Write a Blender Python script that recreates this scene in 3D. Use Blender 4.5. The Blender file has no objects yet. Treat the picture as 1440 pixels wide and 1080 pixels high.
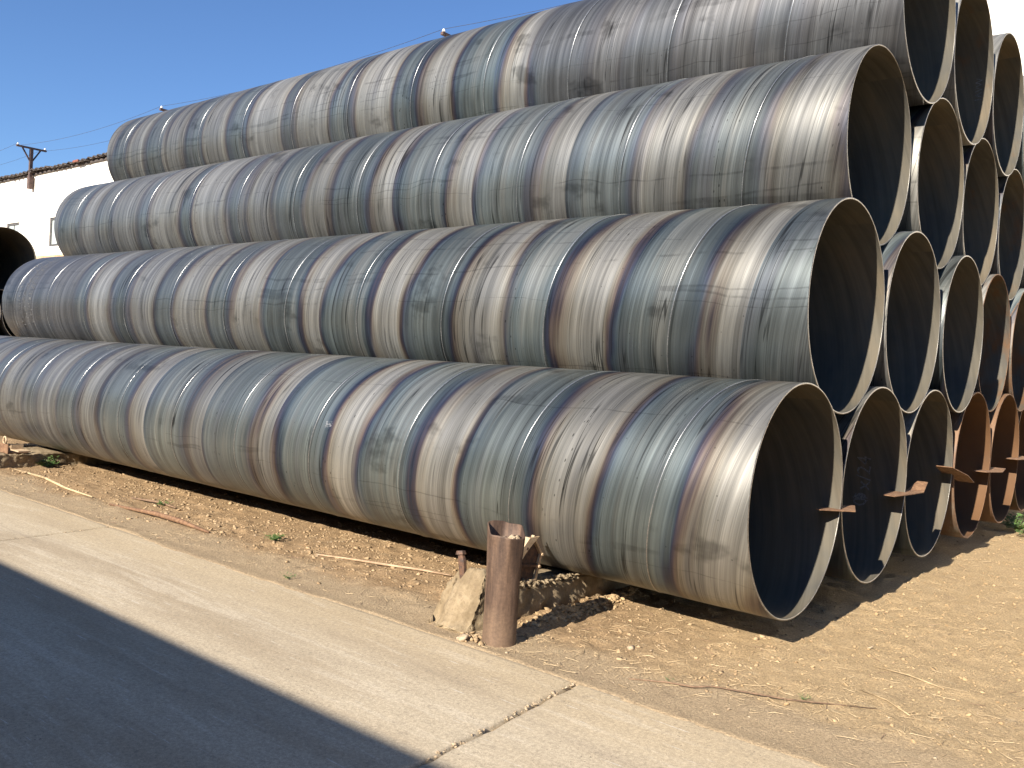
import bpy, bmesh, math, random
import numpy as np
from mathutils import Matrix, Vector

SC = bpy.context.scene
COL = SC.collection
rng = np.random.default_rng(7)
random.seed(7)
PI = math.pi

# ------------------------------------------------------------------ camera
cam_d = bpy.data.cameras.new('camera')
cam = bpy.data.objects.new('camera', cam_d)
COL.objects.link(cam)
cr = Vector((0.76683719, 0.6392575, 0.0575376))
cu = Vector((-0.0579134, -0.0203657, 0.99811386))
cf = Vector((-0.63922356, 0.76872303, -0.0214044))
m = Matrix((cr, cu, -cf)).transposed().to_4x4()
m.translation = Vector((1.80106334, -5.21902104, 1.42428558))
cam.matrix_world = m
cam_d.sensor_width = 36
cam_d.lens = 1256.257 / 1440 * 36
cam_d.clip_start = 0.05
cam_d.clip_end = 3000
SC.camera = cam

# ------------------------------------------------------------------ world, sun, exposure
SUN_EL = math.radians(30.0)
SUN_AZ = 0.065                     # radians from -Y towards +X
w = bpy.data.worlds.new('World')
SC.world = w
w.use_nodes = True
wn = w.node_tree
wn.nodes.clear()
sky = wn.nodes.new('ShaderNodeTexSky')
sky.sky_type = 'NISHITA'
sky.sun_disc = False
sky.sun_elevation = SUN_EL
sky.sun_rotation = PI - SUN_AZ
sky.altitude = 50
sky.air_density = 1.0
sky.dust_density = 0.0
sky.ozone_density = 4.0
bg = wn.nodes.new('ShaderNodeBackground')
bg.inputs['Strength'].default_value = 0.053
wo = wn.nodes.new('ShaderNodeOutputWorld')
tint = wn.nodes.new('ShaderNodeMix'); tint.data_type = 'RGBA'; tint.blend_type = 'MULTIPLY'
tint.inputs[0].default_value = 1.0; tint.inputs[7].default_value = (0.88, 1.03, 1.26, 1)   # the camera's white balance on a clean blue sky
wn.links.new(sky.outputs[0], tint.inputs[6])
wn.links.new(tint.outputs[2], bg.inputs[0])
wn.links.new(bg.outputs[0], wo.inputs[0])
sd = bpy.data.lights.new('sun', 'SUN')
sd.energy = 5.0
sd.angle = math.radians(0.5)
sd.color = (1.0, 0.91, 0.79)
sun = bpy.data.objects.new('sun', sd)
COL.objects.link(sun)
sdir = Vector((math.sin(SUN_AZ) * math.cos(SUN_EL), -math.cos(SUN_AZ) * math.cos(SUN_EL), math.sin(SUN_EL)))
sun.rotation_euler = sdir.to_track_quat('Z', 'Y').to_euler()
sun.location = (6, -30, 20)
SC.view_settings.view_transform = 'Standard'
SC.view_settings.look = 'None'
SC.view_settings.gamma = 1
SC.view_settings.use_curve_mapping = False
SC.view_settings.exposure = 1.25

R = 0.71           # pipe radius
GAP = 0.0158
SP = 2 * R * (1 + GAP)
RH = math.sqrt(4 * R * R - (SP / 2) ** 2)
L = 12.0
P = 1.065          # pitch of the spiral weld
G = -0.17          # ground level below the pipes
RO = R

# ------------------------------------------------------------------ helpers
def mesh_obj(name, verts, faces, mat=None, parent=None, smooth=False, uv=None):
    me = bpy.data.meshes.new(name)
    me.from_pydata([tuple(v) for v in verts], [], faces)
    if smooth:
        me.polygons.foreach_set('use_smooth', [True] * len(me.polygons))
    if uv is not None:
        l = me.uv_layers.new(name='UVMap')
        l.data.foreach_set('uv', np.asarray(uv, dtype=np.float32).ravel())
    if mat:
        me.materials.append(mat)
    me.update()
    o = bpy.data.objects.new(name, me)
    COL.objects.link(o)
    if parent:
        o.parent = parent
    return o

def tag(o, label=None, cat=None, group=None, kind=None):
    if label: o['label'] = label
    if cat: o['category'] = cat
    if group: o['group'] = group
    if kind: o['kind'] = kind
    return o

def empty(name, loc=(0, 0, 0)):
    o = bpy.data.objects.new(name, None)
    o.empty_display_size = 0.2
    o.location = loc
    COL.objects.link(o)
    return o

class MB:
    def __init__(s): s.v = []; s.f = []
    def add(s, vs, fs):
        b = len(s.v); s.v += [tuple(v) for v in vs]; s.f += [tuple(b + i for i in f) for f in fs]
    def box(s, x0, y0, z0, x1, y1, z1):
        s.add([(x0,y0,z0),(x1,y0,z0),(x1,y1,z0),(x0,y1,z0),(x0,y0,z1),(x1,y0,z1),(x1,y1,z1),(x0,y1,z1)],
              [(0,3,2,1),(4,5,6,7),(0,1,5,4),(1,2,6,5),(2,3,7,6),(3,0,4,7)])
    def bar(s, a, b, w, h, up=(0, 0, 1)):
        a = Vector(a); b = Vector(b); d = (b - a).normalized(); u = Vector(up)
        if abs(d.dot(u)) > .95: u = Vector((1, 0, 0))
        sd_ = d.cross(u).normalized(); u = sd_.cross(d).normalized()
        vs = []
        for p in (a, b):
            for (i, j) in ((-1,-1),(1,-1),(1,1),(-1,1)):
                vs.append(p + sd_ * (i * w / 2) + u * (j * h / 2))
        s.add(vs, [(3,2,1,0),(4,5,6,7),(0,1,5,4),(1,2,6,5),(2,3,7,6),(3,0,4,7)])
    def tube(s, pts, r, n=8, cap=True):
        pts = [Vector(p) for p in pts]
        if not hasattr(r, '__len__'): r = [r] * len(pts)
        vs = []; fs = []
        for i, p in enumerate(pts):
            d = (pts[min(i+1, len(pts)-1)] - pts[max(i-1, 0)]).normalized()
            u = Vector((0, 0, 1)) if abs(d.z) < .9 else Vector((1, 0, 0))
            a = d.cross(u).normalized(); b = a.cross(d)
            for k in range(n):
                t = 2 * PI * k / n
                vs.append(p + a * math.cos(t) * r[i] + b * math.sin(t) * r[i])
        for i in range(len(pts) - 1):
            for k in range(n):
                k2 = (k + 1) % n
                fs.append((i*n+k, i*n+k2, (i+1)*n+k2, (i+1)*n+k))
        if cap:
            fs.append(tuple(range(n))[::-1]); fs.append(tuple((len(pts)-1)*n + k for k in range(n)))
        s.add(vs, fs)
    def prism(s, poly, axis_vec, origin=(0, 0, 0)):
        n = len(poly); a = [Vector(p) for p in poly]; e = Vector(axis_vec)
        s.add(a + [p + e for p in a], [tuple(range(n)), tuple(range(2*n-1, n-1, -1))] + [(i, i+n, (i+1) % n + n, (i+1) % n) for i in range(n)])
    def build(s, name, mat=None, parent=None, smooth=False):
        return mesh_obj(name, s.v, s.f, mat, parent, smooth)

# numpy value noise
_lat = rng.random((256, 256))
def vnoise(x, y):
    xi = np.floor(x).astype(int); yi = np.floor(y).astype(int)
    fx = x - xi; fy = y - yi
    fx = fx*fx*(3-2*fx); fy = fy*fy*(3-2*fy)
    a = _lat[xi & 255, yi & 255]; b = _lat[(xi+1) & 255, yi & 255]
    c = _lat[xi & 255, (yi+1) & 255]; d = _lat[(xi+1) & 255, (yi+1) & 255]
    return (a*(1-fx)+b*fx)*(1-fy) + (c*(1-fx)+d*fx)*fy
def fbm(x, y, o=4, g=.5):
    s = 0; a = 1; t = 0
    for i in range(o):
        s = s + a * (vnoise(x * 2**i + 17.3*i, y * 2**i + 9.1*i) - .5); t += a; a *= g
    return s / t * 2
def sstep(a, b, x):
    t = np.clip((x - a) / (b - a), 0, 1); return t*t*(3-2*t)

# ------------------------------------------------------------------ material DSL
class NT:
    def __init__(s, name):
        s.m = bpy.data.materials.new(name); s.m.use_nodes = True
        s.t = s.m.node_tree; s.t.nodes.clear()
        s.out = s.t.nodes.new('ShaderNodeOutputMaterial')
        s.b = s.t.nodes.new('ShaderNodeBsdfPrincipled')
        s.t.links.new(s.b.outputs[0], s.out.inputs[0])
    def n(s, typ): return s.t.nodes.new(typ)
    def put(s, sock, v):
        if isinstance(v, bpy.types.NodeSocket): s.t.links.new(v, sock)
        elif isinstance(v, (tuple, list)) and len(v) == 3 and sock.type == 'RGBA': sock.default_value = (*v, 1)
        else: sock.default_value = v
    def set(s, name, v): s.put(s.b.inputs[name], v)
    def ma(s, op, a, b=None, c=None, clamp=False):
        n = s.n('ShaderNodeMath'); n.operation = op; n.use_clamp = clamp
        s.put(n.inputs[0], a)
        if b is not None: s.put(n.inputs[1], b)
        if c is not None: s.put(n.inputs[2], c)
        return n.outputs[0]
    def vec(s, x, y, z=0.0):
        n = s.n('ShaderNodeCombineXYZ'); s.put(n.inputs[0], x); s.put(n.inputs[1], y); s.put(n.inputs[2], z); return n.outputs[0]
    def sep(s, v):
        n = s.n('ShaderNodeSeparateXYZ'); s.put(n.inputs[0], v); return n.outputs
    def noise(s, v, scale=1., detail=3., rough=.5, dist=0.):
        n = s.n('ShaderNodeTexNoise'); s.put(n.inputs['Vector'], v); s.put(n.inputs['Scale'], scale)
        s.put(n.inputs['Detail'], detail); s.put(n.inputs['Roughness'], rough); s.put(n.inputs['Distortion'], dist)
        return n.outputs['Fac']
    def voro(s, v, scale=1., feature='F1', out='Distance', rnd=1.):
        n = s.n('ShaderNodeTexVoronoi'); n.feature = feature; s.put(n.inputs['Vector'], v); s.put(n.inputs['Scale'], scale)
        s.put(n.inputs['Randomness'], rnd); return n.outputs[out]
    def mr(s, v, a, b, c=0., d=1., smooth=True):
        n = s.n('ShaderNodeMapRange'); n.interpolation_type = 'SMOOTHSTEP' if smooth else 'LINEAR'
        s.put(n.inputs[0], v); s.put(n.inputs[1], a); s.put(n.inputs[2], b); s.put(n.inputs[3], c); s.put(n.inputs[4], d)
        return n.outputs[0]
    def mix(s, f, a, b, mode='MIX'):
        n = s.n('ShaderNodeMix'); n.data_type = 'RGBA'; n.blend_type = mode; n.clamp_factor = True
        s.put(n.inputs[0], f); s.put(n.inputs[6], a); s.put(n.inputs[7], b); return n.outputs[2]
    def ramp(s, f, stops, interp='LINEAR'):
        n = s.n('ShaderNodeValToRGB'); e = n.color_ramp.elements; n.color_ramp.interpolation = interp
        while len(e) < len(stops): e.new(0.5)
        for el, (p, c) in zip(e, stops):
            el.position = p; el.color = (*c, 1) if len(c) == 3 else c
        s.put(n.inputs[0], f); return n.outputs[0]
    def obj(s, which='Object'): return s.n('ShaderNodeTexCoord').outputs[which]
    def attr(s, name):
        n = s.n('ShaderNodeAttribute'); n.attribute_type = 'OBJECT'; n.attribute_name = name; return n.outputs['Fac']
    def scalev(s, v, sc):
        n = s.n('ShaderNodeMapping'); s.put(n.inputs[0], v); n.inputs['Scale'].default_value = sc; return n.outputs[0]
    def bump(s, h, strength=.3, dist=.01, normal=None):
        n = s.n('ShaderNodeBump'); s.put(n.inputs['Strength'], strength); s.put(n.inputs['Distance'], dist); s.put(n.inputs['Height'], h)
        if normal is not None: s.put(n.inputs['Normal'], normal)
        return n.outputs[0]
    def grey(s, v):
        n = s.n('ShaderNodeCombineColor'); [s.put(n.inputs[i], v) for i in range(3)]; return n.outputs[0]

# ------------------------------------------------------------------ steel of the pipes
def steel_material():
    k = NT('mill_scale_steel')
    u, v, _ = k.sep(k.obj('UV'))
    woff = k.attr('weld_offset'); seed = k.attr('seed'); rust = k.attr('rust')
    plain0 = k.attr('plain_from'); plain1 = k.attr('plain_to'); blue_w = k.attr('blue_width')
    ph = k.ma('ADD', k.ma('DIVIDE', k.ma('SUBTRACT', u, woff), P), k.ma('SUBTRACT', v, 150/360))
    s_ = k.ma('MULTIPLY', ph, P)          # metres across the strip
    t_ = k.ma('MULTIPLY', v, 2 * PI * R)  # metres around
    sz = k.ma('MULTIPLY', seed, 13.7)
    turn = k.ma('ROUND', ph)
    fs = k.ma('SUBTRACT', ph, turn)       # -.5 .. .5, weld at 0
    # wavering edges of the heat tint
    eL = k.noise(k.vec(k.ma('MULTIPLY', turn, 3.1), k.ma('MULTIPLY', t_, .85), sz), 1, 2.6, .5)
    eR = k.noise(k.vec(k.ma('MULTIPLY_ADD', turn, 2.3, 50.), k.ma('MULTIPLY', t_, .70), sz), 1, 2.6, .5)
    slow = k.noise(k.vec(k.ma('MULTIPLY', u, .22), sz, 3.3), 1, 1, .5)
    wide = k.ma('ADD', blue_w, k.mr(slow, .36, .62, -.09, .22))
    Ledge = k.ma('ADD', k.ma('MULTIPLY_ADD', eL, -.40, .02), k.ma('MULTIPLY', wide, -.8))
    Redge = k.ma('ADD', k.ma('MULTIPLY_ADD', eR, .36, -.16), k.ma('MULTIPLY', wide, .45))
    inside = k.ma('MINIMUM', k.ma('SUBTRACT', fs, Ledge), k.ma('SUBTRACT', Redge, fs))
    inside = k.ma('ADD', inside, k.ma('MULTIPLY', k.ma('SUBTRACT', k.noise(k.vec(k.ma('MULTIPLY', s_, 30), k.ma('MULTIPLY', t_, 1.3), sz), 1, 2, .6), .5), .06))
    inside = k.ma('ADD', inside, k.ma('MULTIPLY', k.ma('SUBTRACT', k.noise(k.vec(k.ma('MULTIPLY_ADD', s_, 4.6, 9.), k.ma('MULTIPLY', t_, .30), k.ma('ADD', sz, 51.)), 1, 3, .6), .5), .34))
    pos = k.ma('MULTIPLY_ADD', inside, 2.5, .5, clamp=True)
    col = k.ramp(pos, [(0.0, (.245, .240, .220)), (.20, (.240, .230, .200)), (.32, (.195, .173, .140)), (.40, (.118, .092, .078)),
                       (.46, (.060, .048, .058)), (.54, (.034, .041, .068)), (.61, (.064, .086, .106)), (.72, (.106, .131, .138)), (1.0, (.138, .160, .157))])
    tone = k.noise(k.vec(k.ma('MULTIPLY_ADD', s_, .55, 3.), k.ma('MULTIPLY', t_, .22), k.ma('ADD', sz, 17.)), 1, 3, .6)
    tn = k.n('ShaderNodeVectorMath'); tn.operation = 'SCALE'; k.put(tn.inputs[0], col); k.put(tn.inputs[3], k.mr(tone, .36, .64, .72, 1.30))
    col = tn.outputs[0]
    mute = k.noise(k.vec(k.ma('MULTIPLY', u, .40), k.ma('MULTIPLY', t_, .30), k.ma('ADD', sz, 71.)), 1, 2, .5)
    far = k.mr(u, -11.0, -3.0, .42, .0)
    col = k.mix(k.ma('ADD', far, k.mr(mute, .45, .66, 0, .40)), col, (.150, .155, .155))
    # colour drift between turns and along the pipe
    hue = k.noise(k.vec(k.ma('MULTIPLY', u, .9), k.ma('MULTIPLY', t_, .5), sz), 1, 2, .5)
    col = k.mix(k.mr(hue, .42, .62, 0, .32), col, k.mix(1., col, (1.0, .955, .87), 'MULTIPLY'))
    hue2 = k.noise(k.vec(k.ma('MULTIPLY_ADD', s_, 5., 7.), k.ma('MULTIPLY', t_, .4), sz), 1, 3, .6)
    col = k.mix(k.mr(hue2, .52, .72, 0, .55), col, (.110, .112, .124))
    col = k.mix(k.mr(hue2, .48, .32, 0, .45), col, (.275, .27, .24))
    # plain grey-violet lengths
    wob = k.ma('MULTIPLY', k.ma('SUBTRACT', eL, .5), .9)
    uu = k.ma('ADD', u, wob)
    pm = k.ma('MULTIPLY', k.mr(uu, k.ma('SUBTRACT', plain0, .25), k.ma('ADD', plain0, .1)), k.mr(uu, plain1, k.ma('ADD', plain1, .5), 1, 0))
    col = k.mix(k.ma('MULTIPLY', pm, .88), col, k.mix(hue2, (.092, .094, .104), (.135, .135, .132)))
    # striations along the strip
    st1 = k.noise(k.vec(k.ma('MULTIPLY', s_, 26), k.ma('MULTIPLY', t_, .35), sz), 1, 4, .65)
    st2 = k.noise(k.vec(k.ma('MULTIPLY', s_, 120), k.ma('MULTIPLY', t_, 1.6), sz), 1, 3, .6)
    val = k.ma('MULTIPLY', k.mr(st1, .30, .70, .70, 1.24, False), k.mr(st2, .3, .7, .76, 1.20, False))
    # thin dark drawn lines that start and stop
    ln = k.noise(k.vec(k.ma('MULTIPLY', s_, 7.5), k.ma('MULTIPLY', t_, .22), k.ma('ADD', sz, 5.)), 1, 3.2, .55)
    lnm = k.mr(k.ma('ABSOLUTE', k.ma('SUBTRACT', k.ma('FRACT', k.ma('MULTIPLY', ln, 5.)), .5)), .02, .075, 1, 0)
    lon = k.mr(k.noise(k.vec(k.ma('MULTIPLY', s_, 4.), k.ma('MULTIPLY', t_, .8), sz), 1, 3, .6), .44, .62)
    val = k.ma('MULTIPLY', val, k.ma('MULTIPLY_ADD', k.ma('MULTIPLY', lnm, lon), -.72, 1.0))
    cell = k.ma('MULTIPLY', s_, 9.)
    wb = k.ma('MULTIPLY', k.noise(k.vec(k.ma('FLOOR', cell), k.ma('MULTIPLY', t_, .5), sz), 1, 2, .5), 1.1)
    dd = k.ma('ABSOLUTE', k.ma('SUBTRACT', k.ma('FRACT', k.ma('ADD', cell, wb)), .5))
    keep = k.mr(k.noise(k.vec(k.ma('MULTIPLY', k.ma('FLOOR', k.ma('ADD', cell, wb)), 7.3), k.ma('MULTIPLY', t_, .9), k.ma('ADD', sz, 11.)), 1, 3, .6), .50, .64)
    l1 = k.ma('MULTIPLY', k.mr(dd, .012, .045, 1, 0), keep)
    l2 = k.ma('MULTIPLY', k.mr(k.ma('ABSOLUTE', k.ma('SUBTRACT', dd, .13)), .008, .03, 1, 0), k.ma('MULTIPLY', keep, .6))
    val = k.ma('MULTIPLY', val, k.ma('MULTIPLY_ADD', k.ma('MAXIMUM', l1, l2), -.55, 1.0))
    st3 = k.noise(k.vec(k.ma('MULTIPLY', s_, 11), k.ma('MULTIPLY', t_, .45), k.ma('ADD', sz, 21.)), 1, 3, .6)
    val = k.ma('MULTIPLY', val, k.mr(st3, .35, .65, .82, 1.12))
    # dark line beside the weld
    seam = k.mr(k.ma('ABSOLUTE', k.ma('SUBTRACT', fs, .012)), .006, .014, 1, 0)
    val = k.ma('MULTIPLY', val, k.ma('MULTIPLY_ADD', seam, -.35, 1.0))
    # handling marks that run along the pipe
    wv = k.noise(k.vec(k.ma('MULTIPLY', u, 1.1), sz, 1.), 1, 3, .55)
    tt = k.ma('ADD', t_, k.ma('MULTIPLY', wv, .18))
    ax = k.noise(k.vec(k.ma('MULTIPLY', tt, 2.6), sz, k.ma('MULTIPLY', u, .05)), 1, 2, .5)
    axm = k.mr(k.ma('ABSOLUTE', k.ma('SUBTRACT', ax, .50)), 0.0015, .008, 1, 0)
    axon = k.mr(k.noise(k.vec(k.ma('MULTIPLY', u, 2.7), k.ma('MULTIPLY', t_, 1.), sz), 1, 4, .7), .42, .58)
    axm = k.ma('MULTIPLY', axm, axon)
    val = k.ma('MULTIPLY', val, k.ma('MULTIPLY_ADD', axm, -.30, 1.0))
    # smudges
    sm = k.noise(k.vec(k.ma('MULTIPLY', u, 1.6), k.ma('MULTIPLY', t_, 2.2), k.ma('ADD', sz, 30.)), 1, 4, .6)
    smm = k.mr(sm, .60, .70)
    val = k.ma('MULTIPLY', val, k.ma('MULTIPLY_ADD', smm, -.45, 1.0))
    nick = k.mr(k.voro(k.vec(k.ma('MULTIPLY', s_, 26), k.ma('MULTIPLY', t_, 11), sz), 1), .10, .16, 1, 0)
    nick = k.ma('MULTIPLY', nick, k.mr(k.noise(k.vec(k.ma('MULTIPLY', s_, 3.5), k.ma('MULTIPLY', t_, .6), k.ma('ADD', sz, 41.)), 1, 2, .5), .60, .66))
    val = k.ma('MULTIPLY', val, k.ma('MULTIPLY_ADD', nick, -.7, 1.0))
    spk = k.voro(k.vec(k.ma('MULTIPLY', u, 9), k.ma('MULTIPLY', t_, 9), sz), 1)
    val = k.ma('MULTIPLY', val, k.mr(spk, .03, .06, .55, 1.))
    n = k.n('ShaderNodeVectorMath'); n.operation = 'SCALE'; k.put(n.inputs[0], col); k.put(n.inputs[3], val)
    col = n.outputs[0]
    # bare pale band and specks of paint at the ends
    pale = k.noise(k.vec(k.ma('MULTIPLY', u, 3.2), k.ma('MULTIPLY', t_, 5), k.ma('ADD', sz, 60.)), 1, 5, .7)
    col = k.mix(k.mr(pale, .72, .76, 0, .5), col, (.62, .60, .56))
    # rust film
    rn = k.noise(k.vec(k.ma('MULTIPLY', u, 2.), k.ma('MULTIPLY', t_, 1.6), k.ma('ADD', sz, 80.)), 1, 5, .62)
    rcol = k.mix(rn, (.11, .055, .027), (.22, .125, .062))
    col = k.mix(k.ma('MULTIPLY', k.mr(k.ma('ADD', rn, k.ma('MULTIPLY_ADD', rust, .62, -.5)), .30, .55), k.mr(rust, 0, .5, .25, .95)), col, rcol)
    k.set('Base Color', col)
    k.set('Metallic', k.ma('MULTIPLY_ADD', rust, -.6, .70, clamp=True))
    rgh = k.ma('ADD', k.mr(pos, .3, .7, .47, .41), k.ma('MULTIPLY_ADD', k.ma('SUBTRACT', st1, .5), .2, 0.))
    k.set('Roughness', k.ma('ADD', rgh, k.ma('MULTIPLY', rust, .25), clamp=True))
    # strip crown + striation relief
    rip = k.ma('MULTIPLY', k.ma('COSINE', k.ma('MULTIPLY', fs, 2 * PI)), .10)
    wav = k.ma('MULTIPLY', k.noise(k.vec(k.ma('MULTIPLY', s_, 4.), k.ma('MULTIPLY', t_, .5), sz), 1, 2, .5), .16)
    hgt = k.ma('ADD', k.ma('ADD', rip, wav), k.ma('ADD', k.ma('MULTIPLY', st1, .06), k.ma('MULTIPLY', lnm, -.03)))
    k.set('Normal', k.bump(hgt, 1.0, .006))
    return k.m

def inner_material():
    k = NT('pipe_inside_steel')
    u, v, _ = k.sep(k.obj('UV'))
    seed = k.attr('seed'); rust = k.attr('rust')
    sz = k.ma('MULTIPLY', seed, 9.1)
    s_ = k.ma('MULTIPLY_ADD', v, P, u); t_ = k.ma('MULTIPLY', v, 2 * PI * R)
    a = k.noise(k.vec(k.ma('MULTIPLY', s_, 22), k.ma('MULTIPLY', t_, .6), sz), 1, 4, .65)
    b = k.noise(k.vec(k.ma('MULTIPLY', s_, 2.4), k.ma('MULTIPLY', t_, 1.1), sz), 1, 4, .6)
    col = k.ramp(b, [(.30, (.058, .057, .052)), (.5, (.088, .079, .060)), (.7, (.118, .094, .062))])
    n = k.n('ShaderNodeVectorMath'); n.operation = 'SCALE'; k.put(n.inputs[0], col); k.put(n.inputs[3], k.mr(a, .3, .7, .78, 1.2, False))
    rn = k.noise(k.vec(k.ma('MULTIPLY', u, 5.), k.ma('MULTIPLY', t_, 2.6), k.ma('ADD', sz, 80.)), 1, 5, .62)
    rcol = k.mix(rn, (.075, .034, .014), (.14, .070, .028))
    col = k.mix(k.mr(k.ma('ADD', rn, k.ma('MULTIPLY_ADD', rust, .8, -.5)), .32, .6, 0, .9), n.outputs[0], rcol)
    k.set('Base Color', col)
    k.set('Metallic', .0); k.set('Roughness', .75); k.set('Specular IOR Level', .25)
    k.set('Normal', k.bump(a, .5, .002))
    return k.m

def simple(name, c1, c2, scale=8., rough=.8, metal=0., bump=.3, bd=.004, detail=5., stretch=(1, 1, 1)):
    k = NT(name)
    v = k.scalev(k.obj(), stretch)
    n1 = k.noise(v, scale, detail, .62); n2 = k.noise(v, scale * 6, 4, .6)
    col = k.mix(k.mr(n1, .35, .65), c1, c2)
    sc = k.n('ShaderNodeVectorMath'); sc.operation = 'SCALE'; k.put(sc.inputs[0], col); k.put(sc.inputs[3], k.mr(n2, .3, .7, .8, 1.2, False))
    k.set('Base Color', sc.outputs[0]); k.set('Roughness', rough); k.set('Metallic', metal)
    k.set('Normal', k.bump(k.ma('ADD', n1, k.ma('MULTIPLY', n2, .5)), bump, bd))
    return k.m

M_STEEL = steel_material()
M_INNER = inner_material()
M_RIM = simple('cut_steel_edge', (.19, .18, .16), (.30, .28, .25), 14, .38, .7, .2, .001)
M_WELD = simple('weld_bead_steel', (.28, .29, .30), (.42, .42, .41), 60, .34, .85, .5, .001)
M_RUSTPLATE = simple('rusty_plate', (.13, .068, .037), (.235, .135, .072), 25, .82, .1, .4, .001)
M_DARKRUST = simple('dark_rust', (.060, .040, .032), (.14, .075, .045), 30, .7, .3, .4, .001)
M_TAN_METAL = simple('dusty_painted_metal', (.42, .30, .18), (.52, .40, .26), 18, .7, .15, .2, .001)
M_CHALK = simple('chalk', (.55, .55, .52), (.75, .75, .72), 120, .9, 0, 0, .001)

# ------------------------------------------------------------------ ground (one sheet to the horizon)
def lines(a, b, step, far0, far1, g=1.16, mx=40.):
    c = list(np.arange(a, b + 1e-6, step))
    s = step; x = c[-1]
    while x < far1:
        s = min(s * g, mx); x += s; c.append(x)
    s = step; x = c[0]; pre = []
    while x > far0:
        s = min(s * g, mx); x -= s; pre.append(x)
    return np.array(pre[::-1] + c)

ROAD_EDGE = -1.475
def ground_h(X, Y):
    near = np.exp(-np.maximum(np.abs(X + 3) - 12, 0) / 6) * np.exp(-np.maximum(np.abs(Y - 2) - 8, 0) / 6)
    clod = sstep(-1.30, -.85, Y) * (1 - .45 * sstep(-1.4, .0, X))
    clod = np.maximum(clod, .85 * sstep(-.5, 1.0, X * .35 + Y * .6 + .3 * fbm(X * 1.3, Y * 1.3, 2)))
    h = G + .010 * fbm(X * .9, Y * .9, 3) + .005 * fbm(X * 4, Y * 4, 3)
    h = h + clod * (.034 * np.maximum(fbm(X * 7 + 3, Y * 7, 4, .62), -.2) + .010 * np.abs(fbm(X * 19, Y * 19 + 5, 3)))
    h = h + (1 - clod) * .0035 * fbm(X * 13, Y * 13, 3)
    # a low berm of crumbs along the right foot of the near sleeper
    h = h + .045 * np.exp(-((X + 1.52 + .05 * fbm(Y * 2.2, Y * 0, 2)) / .055) ** 2) * sstep(-1.0, -.85, Y) * (1 - sstep(.25, .5, Y)) * (.8 + .5 * fbm(X * 20, Y * 20, 2))
    h = np.where(near > .02, G + (h - G) * near, G)
    # falls away under the concrete road
    e = ROAD_EDGE - .018 + .055 * fbm(X * 1.1, X * 0 + 3, 3) + .030 * fbm(X * 6, X * 0 + 8, 3)
    d = sstep(0, .03, e - Y)
    lap = .0075 * np.exp(-((Y - ROAD_EDGE + .01) / .07) ** 2)
    under = -.028 + .006 * fbm(X * 15, Y * 15, 3)
    flat = sstep(-1.34, -1.46, Y)
    h = h * (1 - flat) + (G + .25 * (h - G)) * flat
    h = (h - .003 + lap) * (1 - d) + (G + under) * d
    return h

gx = lines(-5.2, 2.6, .022, -700, 700, 1.035)
gy = lines(-1.62, 1.1, .022, -700, 700, 1.035)
X, Y = np.meshgrid(gx, gy, indexing='ij')
Z = ground_h(X, Y)
nx, ny = X.shape
idx = np.arange(nx * ny).reshape(nx, ny)
gf = np.stack([idx[:-1, :-1], idx[1:, :-1], idx[1:, 1:], idx[:-1, 1:]], -1).reshape(-1, 4)
gme = bpy.data.meshes.new('ground')
gme.vertices.add(nx * ny); gme.vertices.foreach_set('co', np.stack([X, Y, Z], -1).astype(np.float32).ravel())
gme.loops.add(len(gf) * 4); gme.loops.foreach_set('vertex_index', gf.ravel().astype(np.int32))
gme.polygons.add(len(gf)); gme.polygons.foreach_set('loop_start', (np.arange(len(gf)) * 4).astype(np.int32))
gme.polygons.foreach_set('use_smooth', np.ones(len(gf), dtype=bool))
gme.update(calc_edges=True)
ground = bpy.data.objects.new('ground', gme); COL.objects.link(ground)
tag(ground, kind='structure')

def dirt_material():
    k = NT('dry_dirt')
    o = k.obj()
    x, y, z = k.sep(o)
    n1 = k.noise(o, 1.1, 4, .6); n2 = k.noise(o, 9, 5, .65); n3 = k.noise(o, 70, 4, .7); n4 = k.noise(o, 260, 2, .6)
    red = k.mix(n2, (.205, .135, .070), (.40, .275, .155))
    gold = k.mix(n2, (.335, .240, .128), (.475, .352, .205))
    packed = k.mix(n2, (.31, .230, .140), (.42, .325, .208))
    # gold sand to the right, reddish clods near the pipes, packed dust by the road
    fx = k.mr(k.ma('ADD', k.ma('ADD', x, k.ma('MULTIPLY', y, .35)), k.ma('MULTIPLY_ADD', n1, 1.6, -.8)), -1.9, .1)
    col = k.mix(fx, red, gold)
    fy = k.mr(k.ma('ADD', y, k.ma('MULTIPLY_ADD', n1, .8, -.4)), -.85, -1.15)
    col = k.mix(k.ma('MULTIPLY', fy, .9), col, packed)
    dk = k.mr(k.noise(o, 4.5, 4, .7), .56, .70)
    col = k.mix(k.ma('MULTIPLY', dk, .30), col, (.15, .10, .065))
    pale = k.mr(k.noise(k.scalev(o, (1, 2.4, 1)), 6., 5, .7), .56, .68)
    col = k.mix(k.ma('MULTIPLY', pale, .30), col, (.46, .38, .25))
    sc = k.n('ShaderNodeVectorMath'); sc.operation = 'SCALE'; k.put(sc.inputs[0], col)
    k.put(sc.inputs[3], k.ma('MULTIPLY', k.mr(n3, .3, .7, .60, 1.34, False), k.mr(n4, .3, .7, .75, 1.22, False)))
    k.set('Base Color', sc.outputs[0]); k.set('Roughness', .95); k.set('Specular IOR Level', .15)
    k.set('Normal', k.bump(k.ma('ADD', k.ma('MULTIPLY', n3, .9), k.ma('MULTIPLY', n4, .4)), 1.0, .012))
    return k.m
M_DIRT = dirt_material()
gme.materials.append(M_DIRT)

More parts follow.
